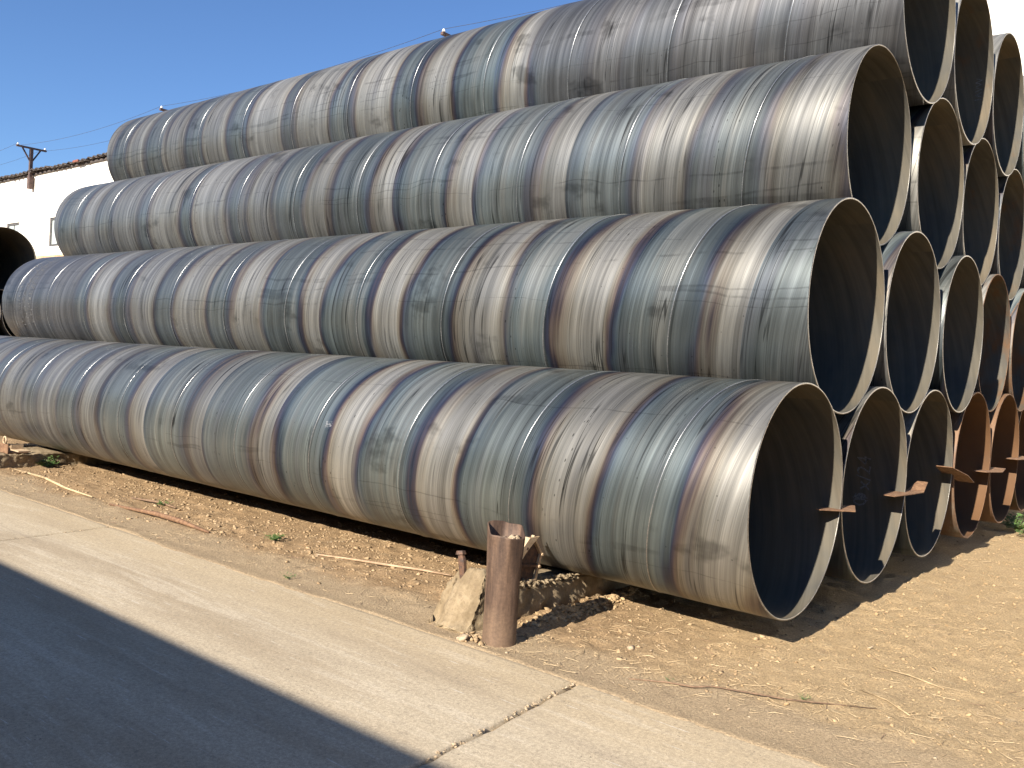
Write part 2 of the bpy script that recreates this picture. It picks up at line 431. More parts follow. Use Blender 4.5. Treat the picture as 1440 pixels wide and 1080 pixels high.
# ------------------------------------------------------------------ concrete road
def concrete_material():
    k = NT('road_concrete')
    o = k.obj(); x, y, z = k.sep(o)
    n1 = k.noise(k.scalev(o, (.40, 2.2, 1)), 1.2, 5, .6)
    n2 = k.noise(k.scalev(o, (.28, 3.2, 1)), 2.2, 6, .70, .25)
    n3 = k.noise(o, 60, 4, .7); n4 = k.noise(o, 240, 2, .6)
    col = k.mix(k.mr(n1, .36, .64), (.335, .272, .188), (.415, .350, .252))
    yl = k.mr(k.ma('ADD', y, k.ma('MULTIPLY_ADD', n1, .7, -.35)), -2.15, -1.62)
    col = k.mix(k.ma('MULTIPLY', yl, .6), col, (.41, .325, .205))
    stk = k.mr(n2, .53, .66)
    col = k.mix(k.ma('MULTIPLY', stk, .38), col, (.54, .475, .37))
    dk = k.mr(n2, .47, .33)
    col = k.mix(k.ma('MULTIPLY', dk, .30), col, (.26, .215, .16))
    scr = k.noise(k.scalev(o, (.6, 9, 1)), 7, 4, .6)
    scm = k.ma('MULTIPLY', k.mr(scr, .64, .72), .6)
    col = k.mix(scm, col, (.56, .52, .45))
    blot = k.noise(o, 17, 5, .72)
    col = k.mix(k.mr(blot, .55, .70, 0, .5), col, (.25, .21, .155))
    pit = k.voro(o, 42, 'F1')
    pm = k.ma('MULTIPLY', k.mr(pit, .10, .2, 1, 0), k.mr(k.noise(o, 3.1, 3, .6), .48, .62))
    sc = k.n('ShaderNodeVectorMath'); sc.operation = 'SCALE'; k.put(sc.inputs[0], col)
    v = k.ma('MULTIPLY', k.mr(n3, .3, .7, .74, 1.20, False), k.mr(n4, .3, .7, .80, 1.16, False))
    k.put(sc.inputs[3], k.ma('MULTIPLY', v, k.ma('MULTIPLY_ADD', pm, -.5, 1.0)))
    k.set('Base Color', sc.outputs[0]); k.set('Roughness', .88); k.set('Specular IOR Level', .25)
    h = k.ma('ADD', k.ma('MULTIPLY', n3, .6), k.ma('ADD', k.ma('MULTIPLY', n4, .3), k.ma('MULTIPLY', pm, -.8)))
    k.set('Normal', k.bump(h, .45, .004))
    return k.m
M_CONC = concrete_material()

road = empty('road', (0, 0, 0)); tag(road, kind='structure')
def joint_x(x0, y): return x0 - .10 * (y + 2.0)
def slab(xa, xb, y0, y1):
    # the two cross joints are crumbly; fine rows near them
    ts = np.concatenate([[0, .004, .010, .018, .03, .05], np.linspace(.08, .92, 30), [.95, .97, .982, .990, .996, 1]])
    ys = np.arange(y0, y1 + 1e-6, .02 if y1 > -3.6 and xb > -8 and xa < 2 else .06)
    ys[-1] = y1
    V = []; n = len(ys)
    for i, t in enumerate(ts):
        ja = joint_x(xa, ys) + .008 + .012 * np.maximum(fbm(ys * 6 + xa, ys * 0 + 1, 4, .7), -.3)
        jb = joint_x(xb, ys) - .008 - .012 * np.maximum(fbm(ys * 6 + xb, ys * 0 + 5, 4, .7), -.3)
        xs = ja + (jb - ja) * t
        ed = ROAD_EDGE + .006 * fbm(xs * 6, xs * 0 + 2, 3)
        yy = ys.copy()
        if y1 > -2: yy[-1] = ed[-1]; yy[-2] = ed[-2] - .012
        zz = G + .0008 * fbm(xs * .8, yy * .8, 2) + np.zeros(n)
        dist = min(t, 1 - t) * (xb - xa)
        chip = np.maximum(fbm(ys * 11 + (xa if t < .5 else xb) * 3, ys * 0 + 7, 3, .6), 0)
        zz = zz - (.010 * max(0, 1 - dist / .012)) - chip * .010 * max(0, 1 - dist / .06)
        zz[-1] -= .006; zz[0] -= .006
        V.append(np.stack([xs, yy, zz], -1))
    V = np.array(V); a = V.shape[0]; b = V.shape[1]
    top = V.reshape(-1, 3)
    id_ = np.arange(a * b).reshape(a, b)
    F = np.stack([id_[:-1, :-1], id_[1:, :-1], id_[1:, 1:], id_[:-1, 1:]], -1).reshape(-1, 4).tolist()
    ring = list(id_[:, 0]) + list(id_[-1, 1:]) + list(id_[-2::-1, -1]) + list(id_[0, -2:0:-1])
    low = top[ring] - np.array([0, 0, .16]); base = a * b
    allv = np.concatenate([top, low])
    m_ = len(ring)
    for i in range(m_):
        j = (i + 1) % m_
        F.append([ring[i], base + i, base + j, ring[j]])
    return mesh_obj('concrete_slab', allv.tolist(), F, M_CONC, road, True)
jx = [-35.37, -30.42, -25.47, -20.52, -15.57, -10.62, -5.67, -.72, 4.23, 9.18, 14.13]
for i in range(len(jx) - 1):
    slab(jx[i], jx[i+1], -5.2, ROAD_EDGE)
    slab(jx[i], jx[i+1], -8.0, -5.23)

# ------------------------------------------------------------------ pipes
TH = .011
SEG = 160
V0 = 60 / 360.
def pipe_meshes():
    ths = [2 * PI * (V0 + i / SEG) for i in range(SEG)]
    nl = 48
    xs = np.linspace(0, -L, nl + 1)
    def ringv(x, r):
        oval = 1
        return [(x, r * math.cos(t), r * math.sin(t)) for t in ths]
    # outer wall
    V = []; F = []; UV = []
    for j, x in enumerate(xs):
        for i, t in enumerate(ths):
            wob = .0016 * math.sin(3 * t + x * .9) + .0013 * math.sin(2 * PI * (x / P + t / (2 * PI)) ) 
            if j in (0, nl): wob = 0
            r = R + wob
            V.append((x, r * math.cos(t), r * math.sin(t)))
    for j in range(nl):
        for i in range(SEG):
            i2 = (i + 1) % SEG
            F.append((j*SEG+i, j*SEG+i2, (j+1)*SEG+i2, (j+1)*SEG+i))
            va = V0 + i / SEG; vb = V0 + (i + 1) / SEG
            UV += [(xs[j], va), (xs[j], vb), (xs[j+1], vb), (xs[j+1], va)]
    outer = (V, [f for f in F], UV)
    # inner wall
    ri = R - TH
    xi = [0, -.05, -.12, -.25, -.6, -1.5, -4, -8, -L]
    V = []; F = []; UV = []
    for x in xi: V += ringv(x, ri)
    for j in range(len(xi) - 1):
        for i in range(SEG):
            i2 = (i + 1) % SEG
            F.append((j*SEG+i, (j+1)*SEG+i, (j+1)*SEG+i2, j*SEG+i2))
            va = V0 + i / SEG; vb = V0 + (i + 1) / SEG
            UV += [(xi[j], va), (xi[j+1], va), (xi[j+1], vb), (xi[j], vb)]
    inner = (V, F, UV)
    # end rims: a small bevel, both ends
    rims = []
    for e, x in ((1, 0.0), (-1, -L)):
        V = []; F = []; b = 0
        V += ringv(x, R); V += ringv(x + e * .003, R - .0035); V += ringv(x + e * .003, ri + .0005); V += ringv(x, ri)
        for q in range(3):
            for i in range(SEG):
                i2 = (i + 1) % SEG
                f = (b+q*SEG+i, b+(q+1)*SEG+i, b+(q+1)*SEG+i2, b+q*SEG+i2)
                F.append(f if e > 0 else f[::-1])
        rims.append((V, F, None))
    return outer, inner, rims
def mk(name, d, mat):
    me = bpy.data.meshes.new(name); me.from_pydata(d[0], [], d[1])
    me.polygons.foreach_set('use_smooth', [True] * len(me.polygons))
    if d[2] is not None:
        l = me.uv_layers.new(name='UVMap'); l.data.foreach_set('uv', np.asarray(d[2], dtype=np.float32).ravel())
    me.materials.append(mat); me.update(); return me
_o, _i, _r = pipe_meshes()
ME_OUT = mk('outer_wall', _o, M_STEEL); ME_IN = mk('inner_wall', _i, M_INNER); ME_RIM = mk('end_rim', _r[0], M_RIM); ME_RIM2 = mk('end_rim', _r[1], M_RIM)

def weld_mesh(off, inner=False):
    # phase (x-off)/P + th/2pi - 150/360 = integer
    V = []; F = []; n = 0
    per = 80
    kmin = int(-L / P) - 3
    th0 = 2 * PI * (0 + 60 / 360)
    tot = int((L / P + 3) * per)
    prof = [(-.0042, -.001), (-.0026, .0016), (0, .0023), (.0026, .0016), (.0042, -.001)]
    last = None
    for q in range(tot + 1):
        a = q / per                      # turns
        v = -1.0 + a
        # choose x for increasing v: x = off - P*(v-150/360) + P*2
        x = off - P * (v - 150 / 360) + P * 1
        if x > -.002 or x < -L + .002: last = None; continue
        t = 2 * PI * v
        ring = []
        for (dx, dr) in prof:
            r = (R + dr) if not inner else (R - TH - dr)
            xx = min(max(x + dx, -L), 0)
            V.append((xx, r * math.cos(t), r * math.sin(t))); ring.append(len(V) - 1)
        if last:
            for i in range(4):
                f = (last[i], last[i+1], ring[i+1], ring[i])
                F.append(f[::-1] if not inner else f)
        last = ring
    return V, F
_wcache = {}
def weld_me(off, inner=False):
    key = (round(off % P, 3), inner)
    if key not in _wcache:
        V, F = weld_mesh(off % P - P if off % P > 0 else off, inner)
        me = bpy.data.meshes.new('weld_seam'); me.from_pydata(V, [], F)
        me.polygons.foreach_set('use_smooth', [True] * len(me.polygons)); me.materials.append(M_WELD); me.update()
        _wcache[key] = me
    return _wcache[key]

def place_pipe(row, i, xend, woff, label, rust=.0, plain=(99, 99), bw=.16, seed=None, group=None, rmat=None):
    o = empty('steel_pipe', (xend, i * SP + row * SP / 2, R + row * RH))
    tag(o, label, 'pipe', group)
    woff_local = woff - xend if woff is not None else -random.random() * P
    sd_ = seed if seed is not None else random.random() * 20
    parts = [('outer_wall', ME_OUT), ('inner_wall', ME_IN), ('end_rim', ME_RIM), ('end_rim', ME_RIM2), ('weld_seam', weld_me(woff_local))]
    res = {}
    for nme, me in parts:
        c = bpy.data.objects.new(nme, me); COL.objects.link(c); c.parent = o
        c['seed'] = float(sd_); c['rust'] = float(rust); c['weld_offset'] = float(woff_local)
        c['plain_from'] = float(plain[0]); c['plain_to'] = float(plain[1]); c['blue_width'] = float(bw)
        res[nme] = c
        if rust > .4 and nme in ('end_rim', 'weld_seam'):
            c.material_slots[0].link = 'OBJECT'; c.material_slots[0].material = M_RUSTPLATE
    return o

ends = {(0,0):-.254,(0,1):-.262,(0,2):-.278,(0,3):-.265,(0,4):-.265,(1,0):-.288,(1,1):-.279,(1,2):-.256,(1,3):-.295,
        (2,0):-.386,(2,1):-.338,(2,2):-.343,(2,3):-.337,(3,0):-.313,(3,1):-.318,(3,2):-.316}
GRP = 'spiral-welded steel pipes in the big stack'
rown = ['bottom', 'second', 'third', 'top']
ordn = ['', 'second', 'third', 'fourth', 'fifth', 'sixth', 'seventh']
desc = {
 (0,0): 'blue and tan banded steel pipe lying in front beside the road, lowest of the stack',
 (1,0): 'banded steel pipe with plain grey far end, resting directly above the lowest front pipe',
 (2,0): 'banded steel pipe with a dark smudge near its mouth, foremost of the third row up',
 (3,0): 'highest steel pipe nearest the road, grey and streaked, against the blue sky',
 (0,1): 'open steel pipe mouth with chalk figures inside, on the ground behind the front pipe',
 (0,3): 'rusty orange pipe mouth on the ground, fourth from the road in the bottom row',
 (0,4): 'rusty orange pipe mouth on the ground, fifth from the road in the bottom row',
 (1,1): 'pipe mouth with a yellowish outer edge, second from the road in the second row',
 (3,1): 'top row pipe mouth with tan lit strip and chalk writing, second from the road',
 (3,2): 'top row pipe mouth at the right edge with white wall above it',
}
welds = {(0,0): -.74, (1,0): -1.10, (2,0): -.98, (3,0): -1.04}
plain = {(1,0): (-9.9 + .288 - 99, 0)}
rusty = {(0,3): .8, (0,4): .95, (0,5): .9, (0,6): .85, (1,3): .5, (1,4): .55, (2,3): .4, (3,1): .35, (3,3): .4, (1,1): .22, (2,2): .3, (0,2): .15, (3,2): .35}
nper = [7, 6, 5, 4]
PIPES = {}
for row in range(4):
    for i in range(nper[row]):
        k = (row, i)
        xe = ends.get(k, -.30 + .05 * (random.random() - .5))
        lab = desc.get(k, 'open steel pipe mouth, %s from the road, %s row of big stack' % (ordn[i], rown[row]))
        pl = (99, 99)
        if k == (1, 0): pl = (-40, -9.9)
        if k == (3, 0): pl = (-3.4, 5)
        PIPES[k] = place_pipe(row, i, xe, welds.get(k), lab, rusty.get(k, .05 if i else 0.0), pl,
                              {(1,0): .24, (0,0): .15, (2,0): .12, (3,0): .15}.get(k, .16), 1.3 + row * 3.7 + i * 1.9, GRP)

# second stack beyond the far ends (only its near corner shows at the left)
GRP2 = 'steel pipes in the second stack at the left'
for row, ii in ((0, (1, 2, 3)), (1, (1, 2)), (2, (1,))):
    for i in ii:
        lab = {(2, 1): 'dark open pipe end at the left edge, topmost of the far stack'}.get((row, i),
              'pipe end in the far left stack, %s row, place %s from road' % (rown[row], ['', 'one', 'two', 'three'][i]))
        place_pipe(row, i, -20.0 - .05 * random.random(), None, lab, .12, (99, 99), .16, 9 + row + i * 2.3, GRP2)

# chalk writing bent onto a pipe wall
def chalk(text, pipe, x, th0, size, inner=True, direction=1, name='chalk_writing', mat=None, label=None):
    cu_ = bpy.data.curves.new('chalk_text', 'FONT'); cu_.body = text; cu_.size = size; cu_.offset = -.002 * size
    cu_.resolution_u = 2
    tmp = bpy.data.objects.new('chalk_text', cu_); COL.objects.link(tmp)
    bpy.context.view_layer.update()
    me = bpy.data.meshes.new_from_object(tmp.evaluated_get(bpy.context.evaluated_depsgraph_get()))
    bpy.data.objects.remove(tmp); bpy.data.curves.remove(cu_)
    bm = bmesh.new(); bm.from_mesh(me)
    bmesh.ops.subdivide_edges(bm, edges=[e for e in bm.edges if e.calc_length() > .05], cuts=2)
    r = (R - TH - .0012) if inner else (R + .0022)
    for v in bm.verts:
        a = th0 + direction * v.co.x / R
        jit = .004 * math.sin(v.co.x * 60 + v.co.y * 90)
        v.co = Vector((x + direction * (1 if inner else 1) * (-v.co.y) + jit, r * math.cos(a), r * math.sin(a)))
    bm.to_mesh(me); bm.free(); me.materials.clear(); me.materials.append(mat or M_CHALK)
    o = bpy.data.objects.new(name, me); COL.objects.link(o); o.parent = pipe
    if label: o['label'] = label
    return o
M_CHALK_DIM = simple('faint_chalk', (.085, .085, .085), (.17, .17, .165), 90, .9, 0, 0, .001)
chalk('\u03a6x/24', PIPES[(0,1)], -.27, math.radians(-22), .16, True, 1, mat=M_CHALK_DIM)
chalk('III:XMID', PIPES[(3,1)], -.55, math.radians(-38), .11, True, 1, mat=M_CHALK_DIM)
chalk('1AVW', PIPES[(3,1)], -.09, math.radians(-12), .085, True, 1, mat=M_CHALK_DIM)
# worn white stencil strokes on the plain far end of the second-row pipe
sb = MB()
for line in range(3):
    for q in range(26):
        a0 = math.radians(118 + q * 3.6 + random.uniform(-.5, .5)); xx = -11.05 - line * .17 + random.uniform(-.012, .012)
        for _ in range(random.choice((1, 2, 2))):
            dx = random.uniform(-.045, .045); da = random.uniform(-.03, .03); ln_ = random.uniform(.02, .06); vert = random.random() < .5
            pts = [(xx + dx, a0 + da), (xx + dx + (ln_ if vert else .008), a0 + da + (.008 if vert else ln_ / R * .6))]
            (xa, aa), (xb, ab) = pts
            rr = R + .0032
            sb.add([(xa, rr*math.cos(aa), rr*math.sin(aa)), (xb, rr*math.cos(aa), rr*math.sin(aa)), (xb, rr*math.cos(ab), rr*math.sin(ab)), (xa, rr*math.cos(ab), rr*math.sin(ab))], [(0, 1, 2, 3)])
so = sb.build('worn_stencil', M_CHALK_DIM, PIPES[(1, 0)]); so['kind'] = 'stuff'

# rusty slotted plates wedged over the touching walls of neighbouring pipes
def plate(pts_a, pts_b, x0, x1, label, th=.008):
    """profile in (y,z) as polyline pts_a; x0..x1 width with slanted ends"""
    m_ = MB()
    n = len(pts_a)
    for (y, z), (xa, xb) in zip(pts_a, pts_b):
        m_.v += [(xa, y, z), (xb, y, z), (xb, y, z + th), (xa, y, z + th)]
    for i in range(n - 1):
        b = i * 4; c = b + 4
        for q in range(4):
            q2 = (q + 1) % 4
            m_.f.append((b + q, b + q2, c + q2, c + q))
    m_.f.append((0, 3, 2, 1)); e = (n - 1) * 4; m_.f.append((e, e + 1, e + 2, e + 3))
    ori = Vector(((x0 + x1) / 2, pts_a[n//2][0], pts_a[n//2][1]))
    m_.v = [tuple(Vector(v) - ori) for v in m_.v]
    o = m_.build('wedge_plate', M_RUSTPLATE); o.location = ori
    bm = bmesh.new(); bm.from_mesh(o.data); bmesh.ops.recalc_face_normals(bm, faces=bm.faces)
    bmesh.ops.bevel(bm, geom=bm.edges[:], offset=.0015, segments=1, affect='EDGES'); bm.to_mesh(o.data); bm.free()
    tag(o, label, 'metal plate', 'rusty plates wedged between the bottom pipe mouths')
    return o
C1 = SP / 2
plate([(C1 - .22, .600), (C1 + .0, .592), (C1 + .22, .598)], [(-.34, -.31), (-.36, -.16), (-.26, -.24)], -.3, -.15,
      'rusty flat plate wedged between the front pipe mouth and the next one')
plate([(C1 + SP - .34, .595), (C1 + SP - .02, .598), (C1 + SP + .16, .60), (C1 + SP + .33, .665)], [(-.33, -.24), (-.37, -.19), (-.30, -.17), (-.27, -.19)], -.3, -.15,
      'rusty plate with one end bent upward, second from the road between pipe mouths')
plate([(C1 + 2*SP - .33, .745), (C1 + 2*SP + .0, .66), (C1 + 2*SP + .33, .575)], [(-.34, -.20), (-.36, -.14), (-.30, -.16)], -.3, -.15,
      'rusty plate tilted down to the right, third from the road between pipe mouths')
plate([(C1 + 3*SP - .33, .62), (C1 + 3*SP + .0, .612), (C1 + 3*SP + .33, .625)], [(-.34, -.22), (-.36, -.14), (-.30, -.18)], -.3, -.15,
      'rusty level plate between the two orange rusted pipe mouths')
plate([(C1 + 4*SP - .36, .685), (C1 + 4*SP + .0, .68), (C1 + 4*SP + .33, .685)], [(-.33, -.20), (-.36, -.14), (-.30, -.16)], -.3, -.15,
      'rusty plate at the right edge of the photo, farthest between pipe mouths')

# ------------------------------------------------------------------ crumbly concrete sleepers
def sleeper_material():
    k = NT('old_mortar')
    o = k.obj(); n1 = k.noise(o, 5, 6, .68); n2 = k.noise(o, 34, 5, .7); v = k.voro(o, 26)
    col = k.mix(k.mr(n1, .36, .62), (.185, .140, .085), (.285, .225, .145))
    col = k.mix(k.mr(n2, .52, .66, 0, .6), col, (.12, .09, .06))
    sc = k.n('ShaderNodeVectorMath'); sc.operation = 'SCALE'; k.put(sc.inputs[0], col); k.put(sc.inputs[3], k.mr(n2, .3, .7, .8, 1.18, False))
    k.set('Base Color', sc.outputs[0]); k.set('Roughness', .95); k.set('Specular IOR Level', .15)
    k.set('Normal', k.bump(k.ma('ADD', k.ma('ADD', n1, k.ma('MULTIPLY', n2, .5)), k.ma('MULTIPLY', v, .4)), .7, .014))
    return k.m
M_MORTAR = sleeper_material()

def sleeper(xl, xr, yf, label, lump, seed, slope=.16, yend=9.6):
    # grid box: profile across (left foot, left top, right top, right foot), rows along y
    ys = np.concatenate([yf + np.arange(0, .30, .009), yf + np.arange(.31, 1.7, .018), np.linspace(yf + 1.8, yend, 40)])
    nt = 34; side = 12
    V = []
    for j, y in enumerate(ys):
        s = y - yf
        rise = float(sstep(0, slope, s))
        top = -.004 + lump * math.exp(-max(0, s - .12) ** 2 / .05) + .03 * math.exp(-((s - .45) / .25) ** 2) * (lump > .05)
        top = G + .02 + (top - G - .02) * rise
        if y > -.62: top = min(top, -.004)
        row = []
        for q in range(side): row.append((xl - .03 * (1 - q / side), G - .03 + (top - G + .03) * q / side, 0))
        for q in range(nt + 1): row.append((xl + (xr - xl) * q / nt, top, 1))
        for q in range(side): row.append((xr + .015 * ((q + 1) / side), top - (top - G + .03) * (q + 1) / side, 0))
        V.append([(a, y, b, c) for a, b, c in row])
    V = np.array(V); A = V[..., 0]; Bz = V[..., 2]; Yy = V[..., 1]; T = V[..., 3]
    rough = sstep(-.1, -.7, Yy) if yf > -99 else 1
    q1 = fbm(A * 9 + seed, Yy * 9, 4, .6); q2 = fbm(A * 30 + seed, Yy * 30, 3, .6); q3 = fbm(Yy * 12 + seed, Bz * 14, 4, .6)
    q4 = fbm(A * 55 + seed, (Yy + Bz) * 55, 3, .6)
    dz = T * (.030 * q1 + .020 * np.abs(q2) + .008 * q4) * (.25 + .75 * rough)
    isl = (A < (xl + .01)).astype(float) ; isr = (A > (xr - .01)).astype(float)
    dx = (isr - isl) * .030 * q3 + .012 * fbm(Yy * 4 + seed, Bz * 4, 2) * (isr + isl)
    edge = np.exp(-np.minimum(np.abs(A - xl), np.abs(A - xr)) / .02) * T
    dz = dz - edge * .012
    frontm = np.exp(-(Yy - yf) / .08)
    dy = -frontm * (.060 * fbm(A * 8 + seed, Bz * 10, 4, .6) + .014 * q4 + .02 * np.abs(q2))
    if lump > .05:
        # a ragged crest of crumbs on the right top edge
        dz = dz + T * np.exp(-((A - xr) / .05) ** 2) * .032 * np.maximum(fbm(Yy * 14, A * 12 + 4, 3, .6), -.1) * (Yy < -.05)
    if lump > .05:
        fr = sstep(-.75, -1.05, Yy); up = np.clip((Bz - G) / .35, 0, 1)
        tt = np.clip((A - xl) / (xr - xl), 0, 1)
        dx = dx + fr * (1 - tt) * (.10 * up + .02)
        dz = dz - fr * T * (.07 * (1 - tt) ** 2 + .05 * np.maximum(tt - .8, 0) / .2)
        dy = dy - fr * .05 * np.sin(PI * tt) * (1 - up)
    P3 = np.stack([A + dx - (0 if lump < .05 else 0), Yy + dy, Bz + dz], -1)
    under = (Yy > -.60) & (Yy < 9.5)
    P3[..., 2] = np.where(under, np.minimum(P3[..., 2], np.where(np.abs(Yy) < .35, -.0015, .018)), P3[..., 2])
    a, b = P3.shape[:2]; id_ = np.arange(a * b).reshape(a, b)
    F = np.stack([id_[:-1, :-1], id_[:-1, 1:], id_[1:, 1:], id_[1:, :-1]], -1).reshape(-1, 4).tolist()
    F.append(list(id_[0, ::-1])); F.append(list(id_[-1, :]))
    ctr = np.array([(xl + xr) / 2, yf, G])
    o = mesh_obj('concrete_sleeper', (P3.reshape(-1, 3) - ctr).tolist(), F, M_MORTAR, None, True); o.location = ctr
    bm = bmesh.new(); bm.from_mesh(o.data); bmesh.ops.recalc_face_normals(bm, faces=bm.faces); bm.to_mesh(o.data); bm.free()
    tag(o, label, 'concrete block', 'concrete sleepers under the big stack')
    return o
sleeper(-2.03, -1.69, -1.30, 'crumbling pale concrete block beside the rusty post, running under the pipes', .185, 2.)
sleeper(-10.4, -9.68, -1.35, 'low concrete block under the far left part of the front pipe', .0, 11., .05)

# bolt stub in the near sleeper
bs = MB()
bs.tube([(-1.86, -1.17, -.12), (-1.865, -1.17, .09), (-1.885, -1.165, .20), (-1.90, -1.165, .245)], [.014, .022, .026, .020], 9)
bs.tube([(-1.90, -1.165, .24), (-1.904, -1.163, .262)], [.034, .028], 6)
o = bs.build('anchor_bolt', M_DARKRUST); tag(o, 'short dark rusty bolt sticking up from the broken concrete block', 'bolt')

# steel chock between sleeper and front pipe
ck = empty('pipe_chock', (-1.80, -.72, 0.02)); tag(ck, 'tan steel chock frame with braces jammed under the front pipe behind the post', 'chock')
def ckb(m_, name, mat):
    m_.v = [tuple(Vector(v) - ck.location) for v in m_.v]
    o = m_.build(name, mat, ck)
    bm = bmesh.new(); bm.from_mesh(o.data); bmesh.ops.recalc_face_normals(bm, faces=bm.faces); bm.to_mesh(o.data); bm.free()
    return o
XC = -1.70
face = MB()
cols = []
for q in range(9):
    t = q / 8
    z = .03 + .30 * t
    y = -.90 + .10 * t * t - .035 * math.sin(PI * t) + .05 * t
    cols.append((y, z))
for (y, z), t in zip(cols, np.linspace(0, 1, 9)):
    face.v += [(XC - .19, y, z), (XC, y, z), (XC, y + .010, z), (XC - .19, y + .010, z)]
for i in range(8):
    b = i * 4; c = b + 4
    for q in range(4): face.f.append((b+q, b+(q+1) % 4, c+(q+1) % 4, c+q))
face.f += [(0, 1, 2, 3), (32, 33, 34, 35)]
ckb(face, 'face_plate', M_TAN_METAL)
# side gusset: tapering, curved inner edge, in the plane x = XC
gs = MB()
outer_c = cols; inner_c = [(y + .012 + .085 * t ** 1.3, z) for (y, z), t in zip(cols, np.linspace(0, 1, 9))]
poly = [(XC, y, z) for y, z in outer_c] + [(XC, y, z) for y, z in inner_c[::-1]]
for i in range(8):
    a, b, c, d = (XC, *outer_c[i]), (XC, *outer_c[i+1]), (XC, *inner_c[i+1]), (XC, *inner_c[i])
    gs.prism([a, b, c, d], (.010, 0, 0))
ckb(gs, 'gusset', M_TAN_METAL)
wb_ = MB(); wb_.prism([(XC - .03, -.70, .33), (XC - .03, -.61, .205), (XC - .03, -.66, .05), (XC - .03, -.88, .04), (XC - .03, -.83, .16), (XC - .03, -.80, .30)], (.006, 0, 0)); ckb(wb_, 'shade_plate', M_DARKRUST)  # added dark plate filling the frame, stands in for the shade inside
hb = MB(); hb.tube([(XC + .009, -.775, .265), (XC + .014, -.775, .265)], .009, 10); ckb(hb, 'bolt_hole', M_DARKRUST)
N1 = (XC - .01, -.70, .335); N2 = (XC - .01, -.605, .205); N3 = (XC - .01, -.655, .045); N0 = (XC - .01, -.885, .035); NM = (XC - .01, -.835, .165); NR = (XC - .01, -.63, .13)
for a, b in ((N1, N2), (N2, N3), (N3, N0), (NM, NR)):
    q = MB(); q.bar(a, b, .022, .014); ckb(q, 'brace', M_TAN_METAL if (a, b) != (NM, NR) else M_DARKRUST)
for nn in (N2, NR):
    q = MB(); q.tube([(nn[0] - .012, nn[1], nn[2]), (nn[0] + .02, nn[1], nn[2])], .010, 8); ckb(q, 'weld_lug', M_TAN_METAL)
q = MB(); q.bar((XC - .18, -.70, .335), (XC - .18, -.605, .205), .022, .014); ckb(q, 'brace', M_TAN_METAL)
q = MB(); q.bar((XC - .18, -.605, .205), (XC - .18, -.655, .045), .022, .014); ckb(q, 'brace', M_TAN_METAL)

# far-left channel chock
fc = empty('channel_chock', (-10.0, -.55, 0)); tag(fc, 'rusty steel channel with ring lugs stopping the front pipe at the far left', 'chock')
q = MB(); q.box(-.42, -.26, .004, .30, -.25, .115); q.box(-.42, -.249, .004, .30, -.02, .014); q.build('channel_web', M_RUSTPLATE, fc)
q = MB(); q.box(.33, -.24, .05, .56, -.10, .062); q.box(.33, -.24, .062, .345, -.10, .115); q.build('bent_tab', M_TAN_METAL, fc)
for xx in (-.16, .14):
    q = MB()
    pts = [(xx + .045 * math.cos(t), -.235, .15 + .045 * math.sin(t)) for t in np.linspace(0, 2 * PI, 17)]
    q.tube(pts, .011, 6, False); q.build('ring_lug', M_TAN_METAL, fc, True)

# ------------------------------------------------------------------ rusty post (crushed steel tube full of rubble)
def post_material():
    k = NT('rusty_tube')
    o = k.obj(); x, y, z = k.sep(o)
    st = k.noise(k.scalev(o, (1, 1, .12)), 22, 5, .65); n1 = k.noise(o, 7, 5, .65); n2 = k.noise(o, 60, 4, .7)
    col = k.mix(k.mr(st, .35, .66), (.055, .033, .023), (.130, .080, .052))
    col = k.mix(k.mr(n1, .52, .68, 0, .6), col, (.15, .095, .066))
    base = k.mr(k.ma('ADD', z, k.ma('MULTIPLY_ADD', n1, .3, -.15)), .02, .26, .65, 0)
    col = k.mix(base, col, (.20, .135, .088))
    sc = k.n('ShaderNodeVectorMath'); sc.operation = 'SCALE'; k.put(sc.inputs[0], col); k.put(sc.inputs[3], k.mr(n2, .3, .7, .78, 1.2, False))
    k.set('Base Color', sc.outputs[0]); k.set('Roughness', .68); k.set('Metallic', .25)
    k.set('Normal', k.bump(k.ma('ADD', st, n2), .35, .003))
    return k.m
M_POST = post_material()
PX, PY = -1.455, -1.285
post = empty('rusty_post', (PX, PY, G)); tag(post, 'rusty brown steel tube post with crushed top, standing at the road edge', 'post')
def post_ring(z, inset=0., n=72):
    H = .68; t = z / H; pts = []
    ang0 = math.radians(38)                       # long axis roughly across the view
    crush = float(sstep(.45, 1.0, np.float64(t)))
    for i in range(n):
        a = 2 * PI * i / n
        ax_ = .098 + .012 * crush; ay_ = .088 + .010 * crush
        # at the top the section becomes an irregular hexagon
        k6 = 1 / max(abs(math.cos(((a + .3) % (PI / 3)) - PI / 6)), .5)
        rr = (1 - crush * .9) + crush * .9 * k6 * .93
        ca, sa = math.cos(a), math.sin(a)
        dent = -.007 * math.exp(-((a - 4.0) / .22) ** 2) * math.exp(-((t - .84) / .10) ** 2)
        px, py = (ax_ * rr + dent - inset) * ca, (ay_ * rr + dent - inset) * sa
        pts.append((px * math.cos(ang0) - py * math.sin(ang0), px * math.sin(ang0) + py * math.cos(ang0)))
    return pts
V = []; F = []; nz = 40; n = 72
for j in range(nz + 1):
    z = -.05 + .73 * j / nz
    for i, (a, b) in enumerate(post_ring(max(z, 0))):
        zz = z
        if z > 0:
            ang = 2 * PI * i / n
            zz += (z / .68) ** 6 * (.008 * math.sin(3 * ang) - .03 + .034 * (a * cf.x + b * cf.y) / .095 + .012 * (a * cr.x + b * cr.y) / -.1)
        V.append((a + .012 * (z - .2), b, zz))
for j in range(nz):
    for i in range(n):
        F.append((j*n+i, j*n+(i+1) % n, (j+1)*n+(i+1) % n, (j+1)*n+i))
top0 = nz * n; b0 = len(V)
